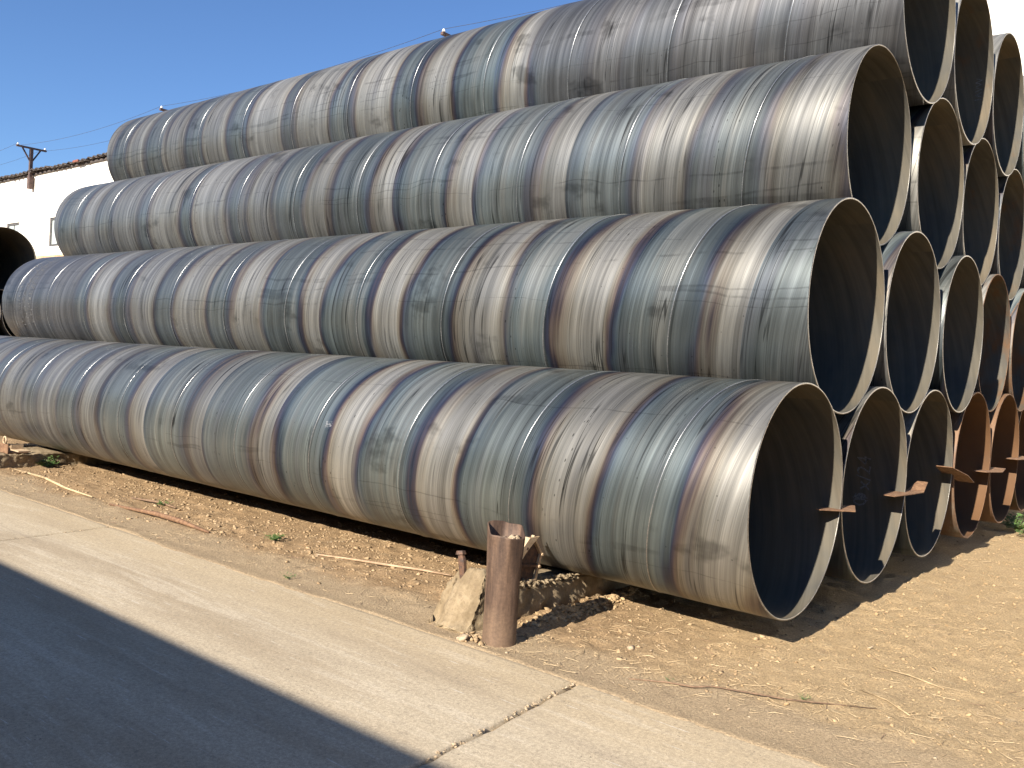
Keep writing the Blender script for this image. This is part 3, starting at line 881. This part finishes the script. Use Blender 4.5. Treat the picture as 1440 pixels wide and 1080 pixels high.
for i, (a, b) in enumerate(post_ring(.70, .007)): V.append((a + .006, b, V[top0 + i][2] - .001))
for i, (a, b) in enumerate(post_ring(.5, .007)): V.append((a, b, .5))
for q in range(2):
    A = top0 if q == 0 else b0; B = b0 + q * n
    for i in range(n): F.append((A+i, A+(i+1) % n, B+(i+1) % n, B+i))
mesh_obj('tube_wall', V, F, M_POST, post, True)

M_STONE = simple('pale_stone', (.26, .195, .125), (.42, .33, .225), 30, .95, 0, .4, .004)
M_CLOD = simple('dirt_clod', (.24, .165, .088), (.40, .285, .165), 12, .97, 0, .5, .006)
M_CLOD_GOLD = simple('sand_clod', (.27, .185, .095), (.42, .30, .165), 12, .97, 0, .5, .006)

# ------------------------------------------------------------------ loose stones, clods, straw
def ico_rock():
    bm = bmesh.new(); bmesh.ops.create_icosphere(bm, subdivisions=1, radius=1)
    v = np.array([x.co[:] for x in bm.verts]); f = np.array([[x.index for x in g.verts] for g in bm.faces]); bm.free(); return v, f
IV, IF = ico_rock()
def rocks(name, pts, sizes, mat, parent=None, flat=.65, kind='stuff', label=None):
    n = len(pts); m_ = len(IV)
    dirs = rng.normal(1, .27, (n, m_, 1)).clip(.45, 1.7); v = IV[None] * dirs
    an = rng.uniform(0, 2 * PI, n); c, s = np.cos(an), np.sin(an)
    sc = np.stack([rng.uniform(.7, 1.3, n), rng.uniform(.7, 1.3, n), rng.uniform(.5, 1., n) * flat / .65 * .8], -1)
    v = v * sc[:, None, :]
    x = v[..., 0] * c[:, None] - v[..., 1] * s[:, None]; y = v[..., 0] * s[:, None] + v[..., 1] * c[:, None]
    tl = rng.normal(0, .35, n)
    z = v[..., 2] + x * tl[:, None]
    v = np.stack([x, y, z], -1) * np.asarray(sizes)[:, None, None] + np.asarray(pts)[:, None, :]
    f = IF[None] + (np.arange(n) * m_)[:, None, None]
    me = bpy.data.meshes.new(name); vv = v.reshape(-1, 3).astype(np.float32); ff = f.reshape(-1, 3).astype(np.int32)
    me.vertices.add(len(vv)); me.vertices.foreach_set('co', vv.ravel())
    me.loops.add(len(ff) * 3); me.loops.foreach_set('vertex_index', ff.ravel())
    me.polygons.add(len(ff)); me.polygons.foreach_set('loop_start', (np.arange(len(ff)) * 3).astype(np.int32))
    me.update(calc_edges=True); me.materials.append(mat)
    o = bpy.data.objects.new(name, me); COL.objects.link(o)
    if parent: o.parent = parent
    o['kind'] = kind
    return o

def scatter(n, x0, x1, y0, y1, smin, smax, pw=2.6, dens=None):
    x = rng.uniform(x0, x1, n); y = rng.uniform(y0, y1, n)
    if dens is not None:
        k = rng.random(n) < dens(x, y); x, y = x[k], y[k]
    u = rng.random(len(x)); s = smin * (1 - u * (1 - (smin / smax) ** (pw - 1))) ** (-1 / (pw - 1))
    z = ground_h(x, y) + s * .12
    return np.stack([x, y, z], -1), s
# reddish clods in front of the pipes, left of the post and further
dl = lambda x, y: sstep(-1.30, -.75, y + .25 * fbm(x * 2, y * 2, 2)) * (.45 + .55 * (fbm(x * 3, y * 3, 2) > -.05)) * np.where(x > -1.3, .55, 1.)
p_, s_ = scatter(17000, -11.5, -.2, -1.42, .35, .0033, .023, 2.7, dl)
rocks('dirt_clods', p_, s_, M_CLOD)
dr = lambda x, y: np.clip(.35 + .6 * sstep(-.8, .6, x * .5 + y * .6) + .2 * fbm(x * 3, y * 3, 2), 0, 1) * np.where((x < -.3) & (y > .1), .2, 1.)
p_, s_ = scatter(24000, -.6, 3.2, -1.0, 6.5, .0022, .017, 3.0, dr)
rocks('sand_crumbs', p_, s_, M_CLOD_GOLD)
p_, s_ = scatter(900, -9, 2.5, -1.47, -.2, .0022, .010, 2.8)
rocks('small_pebbles', p_, s_, M_STONE)
# crumbs on the road edge and in the joints
n = 260; y = rng.uniform(-5.1, -1.48, n); x0 = rng.choice([-.72, -5.67], n, p=[.7, .3])
pts = np.stack([x0 - .10 * (y + 2.) + rng.normal(0, .009, n), y, np.full(n, G - .008) + rng.uniform(0, .008, n)], -1)
rocks('joint_crumbs', pts, rng.uniform(.003, .010, n), M_STONE)
# rubble filling the post
n = 130; a = rng.uniform(0, 2 * PI, n); r_ = np.sqrt(rng.random(n))
ang0 = math.radians(38); px, py = r_ * .078 * np.cos(a), r_ * .066 * np.sin(a)
pts = np.stack([px * math.cos(ang0) - py * math.sin(ang0), px * math.sin(ang0) + py * math.cos(ang0), .570 + .02 * rng.random(n) + .35 * px], -1)
rocks('rubble_fill', pts, rng.uniform(.008, .018, n), M_STONE, post)
# rubble on the near sleeper crest and heaped between block and post
n = 150; y = rng.uniform(-.95, -.15, n); x = -1.70 + rng.normal(0, .03, n)
pts = np.stack([x, y, .012 + .035 * sstep(-.5, -.9, y) + rng.uniform(0, .02, n)], -1)
rocks('mortar_crumbs', pts, rng.uniform(.005, .019, n) , M_MORTAR)
n = 34; pts = np.stack([rng.normal(-1.60, .05, n), rng.normal(-1.36, .04, n), np.full(n, G + .006)], -1)
rocks('post_foot_rubble', pts, rng.uniform(.006, .020, n), M_CLOD)
n = 420; y = rng.uniform(-.95, .3, n); x = -1.52 + rng.normal(0, .045, n)
pts = np.stack([x, y, ground_h(x, y) + .004], -1)
rocks('berm_crumbs', pts, rng.uniform(.005, .020, n), M_CLOD_GOLD)
# individual stones one can point to
def stone(x, y, s, label):
    o = rocks('stone', [(0, 0, s * .35)], [s], M_STONE, None, .65, 'thing'); o.location = (x, y, float(ground_h(np.array([x]), np.array([y]))[0]))
    tag(o, label, 'stone'); return o
stone(-.88, -.78, .026, 'small tan stone on the dirt just left of the shadow tip, below the front pipe')
stone(-1.615, -1.42, .030, 'pale stone lying against the left foot of the rusty post')
stone(.10, .35, .022, 'small stone on the sandy ground right of the shadow tip')

def straws(name, n, x0, x1, y0, y1, lmin, lmax, mat, dens=None, wdt=.0011, lift=.003):
    x = rng.uniform(x0, x1, n); y = rng.uniform(y0, y1, n)
    if dens is not None:
        k = rng.random(n) < dens(x, y); x, y = x[k], y[k]; n = len(x)
    a = rng.uniform(0, 2 * PI, n); l = lmin + (lmax - lmin) * rng.random(n) ** 2.5; bend = rng.normal(0, .35, n)
    V = np.zeros((n, 3, 3, 3)); ns = 3
    cx, cy = x.copy(), y.copy(); ang = a.copy(); tilt = rng.random(n) * .012
    for j in range(3):
        zz = ground_h(cx, cy) + lift + tilt * (j / 2.)
        pxn, pyn = -np.sin(ang), np.cos(ang); w_ = wdt * rng.uniform(.6, 1.5, n)
        V[:, j, 0] = np.stack([cx + pxn * w_, cy + pyn * w_, zz], -1)
        V[:, j, 1] = np.stack([cx - pxn * w_, cy - pyn * w_, zz], -1)
        V[:, j, 2] = np.stack([cx, cy, zz + w_ * 1.4], -1)
        cx = cx + np.cos(ang) * l / 2; cy = cy + np.sin(ang) * l / 2; ang = ang + bend
    base = []
    for j in range(2):
        for q in range(3):
            q2 = (q + 1) % 3; base.append((j*3+q, j*3+q2, (j+1)*3+q2, (j+1)*3+q))
    base = np.array(base); f = (base[None] + (np.arange(n) * 9)[:, None, None]).reshape(-1, 4)
    o = mesh_obj(name, V.reshape(-1, 3).tolist(), f.tolist(), mat); o['kind'] = 'stuff'; return o
M_STRAW = simple('dry_straw', (.26, .185, .10), (.47, .36, .21), 9, .8, 0, 0, .001)
M_TWIG = simple('dark_twig', (.12, .075, .045), (.22, .14, .085), 30, .9, 0, 0, .001)
d1 = lambda x, y: np.clip(.25 + 1.1 * fbm(x * 2.2 + 8, y * 2.2, 3), 0, 1)
d2 = lambda x, y: np.clip(.13 + 1.3 * np.exp(-((y + .95 - .28 * (x + .3)) / .22) ** 2) * (np.abs(x + .35) < 1.3) + .9 * np.maximum(fbm(x * 2 + 3, y * 2, 3), 0), 0, 1)
straws('dry_straw', 3600, -9, -.9, -1.42, .2, .015, .11, M_STRAW, d1)
straws('dry_straw_right', 7000, -1.4, 3.2, -1.42, 4.5, .015, .13, M_STRAW, d2)
straws('dark_twigs', 1500, -8, 2.8, -1.42, 1.8, .02, .10, M_TWIG, d1, .0014)

# long rod, strip and twigs that read one by one
def lying(name, pts, r, mat, label, cat):
    P0 = Vector((pts[0][0], pts[0][1], 0)); q = MB()
    pp = [(x - P0.x, y - P0.y, float(ground_h(np.array([x]), np.array([y]))[0]) + r_ * .9 + dz) for (x, y, dz), r_ in zip(pts, r)]
    q.tube(pp, r, 7); o = q.build(name, mat, None, True); o.location = (P0.x, P0.y, 0); tag(o, label, cat); return o
lying('rusty_strip', [(-6.75, -.985, .0), (-6.3, -.965, .012), (-5.9, -.97, .02), (-5.5, -.965, .014), (-5.0, -.975, .0)], [.010, .016, .022, .024, .010], M_RUSTPLATE,
      'long orange rusty strip lying on the dirt beside the road at the left', 'metal strip')
lying('branch', [(-3.85, -.73, 0), (-3.5, -.62, .006), (-3.25, -.575, .012), (-2.95, -.47, .012), (-2.70, -.38, .01)], [.006, .009, .010, .009, .007], simple('weathered_wood', (.30, .20, .12), (.42, .30, .19), 12, .9, 0, .2, .002),
      'thin bent branch on the dirt left of the concrete block', 'branch')
lying('dry_stick', [(-9.5, -.80, 0), (-8.6, -.83, .015), (-7.9, -.90, .006), (-7.2, -.945, .0)], [.009, .014, .012, .008], M_STRAW,
      'pale stick on the ground at the far left beside the concrete block', 'stick')
lying('dark_stick', [(-6.95, -.66, .0), (-6.55, -.60, .02), (-6.2, -.60, .01)], [.008, .012, .008], M_TWIG, 'short dark stick near the small green weed at the left', 'stick')
lying('dark_twig', [(-.62, -1.22, 0), (-.45, -1.13, .004), (-.31, -1.10, .006), (-.25, -1.01, .006), (.1, -.88, .004), (.45, -.62, .0)], [.003, .004, .005, .004, .004, .002], M_TWIG,
      'thin dark crooked twig on the pale dirt near the road joint', 'twig')
lying('dry_stalk', [(.22, .05, 0), (.42, .02, .006), (.62, -.06, .002)], [.003, .004, .003], M_STRAW, 'straw-coloured stalk on the sandy ground at the right', 'stalk')
lying('dry_stalk', [(.30, -.42, 0), (.46, -.50, .005), (.60, -.60, .002)], [.003, .004, .003], M_STRAW, 'pale stalk nearest the bottom right corner', 'stalk')

# weeds
M_LEAF = simple('weed_leaf', (.055, .12, .03), (.12, .19, .05), 20, .6, 0, 0, .001)
def weed(x, y, s, n, label, up=.6):
    gz = float(ground_h(np.array([x]), np.array([y]))[0])
    w0 = empty('weed', (x, y, gz)); tag(w0, label, 'weed', 'small green weeds on the dirt')
    st_ = MB()
    lf = MB()
    for i in range(n):
        a = random.uniform(0, 2 * PI); l = s * random.uniform(.5, 1.1); e = random.uniform(.15, up) 
        tip = Vector((math.cos(a) * l * math.cos(e), math.sin(a) * l * math.cos(e), l * math.sin(e) + .006))
        st_.tube([(0, 0, .002), tuple(tip * .55 + Vector((0, 0, l * .1)))], .0012 * s / .08, 4)
        for q in range(3):
            b = tip * random.uniform(.4, 1.0) + Vector((0, 0, l * .08)); aa = a + random.uniform(-1.2, 1.2); ll = s * random.uniform(.18, .34); wl = ll * .32
            d = Vector((math.cos(aa), math.sin(aa), random.uniform(-.3, .5))).normalized(); sd_ = d.cross(Vector((0, 0, 1))).normalized()
            fold = Vector((0, 0, wl * .35))
            lf.add([b, b + d * ll * .5 + sd_ * wl + fold, b + d * ll, b + d * ll * .5 - sd_ * wl + fold, b + d * ll * .5], [(0, 4, 1), (1, 4, 2), (0, 3, 4), (4, 3, 2)])
    st_.build('stem', M_LEAF, w0); o = lf.build('leaves', M_LEAF, w0)
    return w0
weed(-9.6, -.38, .17, 34, 'green weed by the low concrete block at the far left', 1.0)
weed(-6.42, -.60, .085, 26, 'flat green weed beside the dark stick, left foreground dirt')
weed(-4.45, -.70, .10, 40, 'bright green weed between the rusty strip and the thin branch')
weed(-3.35, -1.36, .06, 14, 'tiny weed right on the road edge, left of the concrete block')
weed(.15, -.80, .035, 12, 'tiny green weed on the pale dirt at the bottom right')
weed(-.45, -1.10, .03, 9, 'tiny green sprig above the concrete road joint')
weed(-.25, 6.6, .26, 60, 'leafy green weed at the right edge beside the rusty pipe mouths', .9)
weed(-.02, 6.2, .18, 40, 'lower green weed in front of the leafy one at the right edge', .7)

# ------------------------------------------------------------------ white workshop behind the stack
def white_wall():
    k = NT('whitewashed_render')
    o = k.obj(); n1 = k.noise(k.scalev(o, (1, 1, .3)), .9, 5, .6); n2 = k.noise(o, 12, 5, .6)
    x, y, z = k.sep(o)
    col = k.mix(n1, (.80, .76, .67), (.86, .84, .78))
    st = k.ma('MULTIPLY', k.mr(k.noise(k.scalev(o, (1.6, 1, .05)), 1., 4, .6), .58, .72), k.mr(z, 8., 10.6, 0, .35))
    col = k.mix(st, col, (.62, .50, .32))
    k.set('Base Color', col); k.set('Roughness', .9); k.set('Normal', k.bump(n2, .3, .01)); return k.m
M_WHITE = white_wall()
M_ROOF = simple('weathered_roof_sheet', (.045, .038, .036), (.085, .07, .062), 3, .85, .1, .2, .01)
M_FRAME = simple('dark_window_frame', (.05, .05, .05), (.09, .085, .08), 10, .6, 0, .1, .002)
k = NT('window_glass'); k.set('Base Color', (.42, .46, .44)); k.set('Roughness', .15); k.set('Metallic', .0); k.set('Specular IOR Level', .8); M_GLASS = k.m
BY = 16.0; BZ = 10.62
ws = empty('workshop_building', (-40, BY, G)); tag(ws, 'long white workshop building with dark corrugated roof edge behind the stacks', 'building')
def loc(m_, e): m_.v = [tuple(Vector(v) - e.location) for v in m_.v]; return m_
wins = [-49.36 + .02 + 5.8 * i for i in range(-6, 13)]       # left edge of each window
WW, WZ0, WZ1 = 1.75, 6.42, 8.0
wl = MB()
xl, xr = -95., 24.; yb = BY + 22
# front wall with real openings
edges = [xl]
for x0 in wins: edges += [x0, x0 + WW]
edges += [xr]
wl.box(xl, BY, G - .1, xr, BY + .3, WZ0); wl.box(xl, BY, WZ1, xr, BY + .3, BZ)
for i in range(0, len(edges), 2): wl.box(edges[i], BY, WZ0, edges[i+1], BY + .3, WZ1)
wl.box(xl, BY + .3, G - .1, xl + .3, yb, BZ); wl.box(xr - .3, BY + .3, G - .1, xr, yb, BZ); wl.box(xl, yb, G - .1, xr, yb + .3, BZ)
loc(wl, ws).build('wall', M_WHITE, ws)
for x0 in wins:
    f = MB(); t = .13
    f.box(x0, BY + .05, WZ0, x0 + t, BY + .15, WZ1); f.box(x0 + WW - t, BY + .05, WZ0, x0 + WW, BY + .15, WZ1)
    f.box(x0 + t, BY + .05, WZ0, x0 + WW - t, BY + .15, WZ0 + t); f.box(x0 + t, BY + .05, WZ1 - t, x0 + WW - t, BY + .15, WZ1)
    f.box(x0 + WW / 2 - .03, BY + .06, WZ0 + t, x0 + WW / 2 + .03, BY + .14, WZ1 - t)
    fo = loc(f, ws).build('window', M_FRAME, ws)
    for a, b in ((x0 + t, x0 + WW / 2 - .03), (x0 + WW / 2 + .03, x0 + WW - t)):
        g = MB(); g.box(a, BY + .09, WZ0 + t, b, BY + .10, WZ1 - t); loc(g, ws).build('pane', M_GLASS, fo)
# corrugated sheets: one part each, 1.1 m wide, overhanging the wall
def roof_sheet(x0, w_, ov, zoff):
    V = []; F = []; nn = 24
    for i in range(nn + 1):
        xx = x0 + w_ * i / nn; zz = .055 * math.sin(2 * PI * i / nn * 2)
        for (y, z) in ((BY - ov, BZ + .02), (yb / 2 + BY / 2, BZ + 1.0)):
            V += [(xx, y, z + zz + zoff + .05), (xx, y, z + zz + zoff)]
    for i in range(nn):
        b = i * 4; c = b + 4
        F += [(b, c, c + 2, b + 2), (b + 1, b + 3, c + 3, c + 1), (b, b + 1, c + 1, c)]
    q = MB(); q.v = V; q.f = F; return loc(q, ws).build('roof_sheet', M_ROOF, ws)
random.seed(3)
x = xl - .3
while x < xr:
    roof_sheet(x, 1.16, .30 + random.uniform(-.05, .07), random.uniform(-.02, .05)); x += 1.1
fb = MB(); fb.box(xl, BY - .10, BZ - .12, xr, BY - .003, BZ - .02); loc(fb, ws).build('eaves_board', M_ROOF, ws)
M_REDTILE = simple('red_ridge_piece', (.16, .05, .035), (.22, .08, .05), 6, .8, 0, .1, .002)
for xx in (-46.0,):
    q = MB(); q.bar((xx, BY - .36, BZ + .03), (xx + .6, BY - .36, BZ + .035), .06, .10); loc(q, ws).build('red_patch', M_REDTILE, ws)

# bracket poles on the roof edge with crossarms and wires
M_POLE = simple('pole_brown', (.06, .040, .036), (.11, .07, .06), 6, .8, .1, .1, .002)
M_WIRE = simple('dark_wire', (.03, .03, .035), (.05, .05, .055), 6, .6, 0, 0, .001)
M_CERAMIC = simple('white_ceramic', (.70, .70, .68), (.80, .80, .78), 6, .3, 0, 0, .001)
poles = [(-51.65, 'T-shaped brown pole with braces on the white building roof, at the left'),
         (-36.2, 'small crossarm pole peeking over the top pipe at its far end'),
         (-18.75, 'dark crossarm with white insulator peeking above the middle of the top pipe'),
         (-2.4, 'crossarm pole on the workshop roof hidden behind the pipe mouths')]
poles = poles[:3]
for px, lab in poles:
    pe = empty('roof_pole', (px, BY - .2, 9.75 if px < -40 else 9.6)); tag(pe, lab, 'pole', 'crossarm poles along the workshop roof')
    q = MB(); q.box(-.085, -.08, .1, .085, .08, 2.2); q.build('pole', M_POLE, pe)
    q = MB(); q.box(-.16, -.10, -.02, .16, .12, .65); q.build('wall_bracket', simple('bracket_red', (.22, .09, .06), (.30, .14, .09), 5, .8) if False else M_POLE, pe)
    q = MB(); q.box(-.06, -.80, 2.2, .06, .80, 2.29); q.build('crossarm', M_POLE, pe)
    for s in (-1, 1):
        q = MB(); q.bar((0, s * .08, 1.55), (0, s * .48, 2.2), .07, .06, (1, 0, 0)); q.build('brace', M_POLE, pe)
        q = MB(); q.tube([(0, s * .72, 2.29), (0, s * .72, 2.32), (0, s * .72, 2.36), (0, s * .72, 2.40)], [.03, .06, .045, .03], 8); q.build('insulator', M_CERAMIC, pe)
wires_x = [-67.2, -51.65, -36.2, -18.75, -2.4, 14]
for yi, yy in enumerate((BY - .2 - .72, BY - .2 + .72)):
    q = MB()
    for a, b in zip(wires_x[:-1], wires_x[1:]):
        pts = [(a + (b - a) * t, yy, (12.13 if a < -60 else 12.0) - .30 * 4 * t * (1 - t)) for t in np.linspace(0, 1, 13)]
        q.tube(pts, .007, 5)
    o = q.build('power_wire', M_WIRE)
    tag(o, ['thin power wire sagging between roof poles, strand nearer the road', 'thin power wire sagging between roof poles, strand farther from the road'][yi], 'wire')

# tan shed seen in the gap at the left
M_TAN = simple('tan_render', (.42, .26, .15), (.52, .36, .22), 2.5, .9, 0, .2, .01)
sh = empty('tan_shed', (-36, 9.5, G)); tag(sh, 'low tan flat-roofed shed glimpsed in the gap beside the dark far-left pipe end', 'shed')
q = MB(); q.box(-38.5, 9.2, G - .05, -31.0, 13.2, 4.35); loc(q, sh).build('wall', M_TAN, sh)
q = MB(); q.box(-38.65, 9.05, 4.35, -30.85, 13.35, 4.47); loc(q, sh).build('roof', M_TAN, sh)

# ------------------------------------------------------------------ low shed behind the camera that shades the road
SHY = -8.0; EAVE = 2.78
M_SHEDWALL = simple('grey_brick_render', (.20, .18, .16), (.27, .245, .22), 3, .9, 0, .2, .005)
lb = empty('road_side_shed', (-10, SHY, G)); tag(lb, 'long low grey building behind the viewer whose shadow lies on the road', 'building')
q = MB(); q.box(-46, SHY - 9, G - .1, 16, SHY, EAVE - .10); loc(q, lb).build('wall', M_SHEDWALL, lb)
q = MB()
q.add([(-46.3, SHY + .25, EAVE - .08), (16.3, SHY + .25, EAVE - .08), (16.3, SHY - 9.3, EAVE + .5), (-46.3, SHY - 9.3, EAVE + .5),
       (-46.3, SHY + .25, EAVE), (16.3, SHY + .25, EAVE), (16.3, SHY - 9.3, EAVE + .58), (-46.3, SHY - 9.3, EAVE + .58)],
      [(3, 2, 1, 0), (4, 5, 6, 7), (0, 1, 5, 4), (1, 2, 6, 5), (2, 3, 7, 6), (3, 0, 4, 7)])
loc(q, lb).build('roof', M_ROOF, lb)
for i in range(9):
    x0 = -42 + i * 6.2
    q = MB(); q.box(x0, SHY + .004, .9, x0 + 1.5, SHY + .05, 2.1); wo_ = loc(q, lb).build('window', M_FRAME, lb)
    q = MB(); q.box(x0 + .08, SHY + .05, .98, x0 + 1.42, SHY + .06, 2.02); loc(q, lb).build('pane', M_GLASS, wo_)
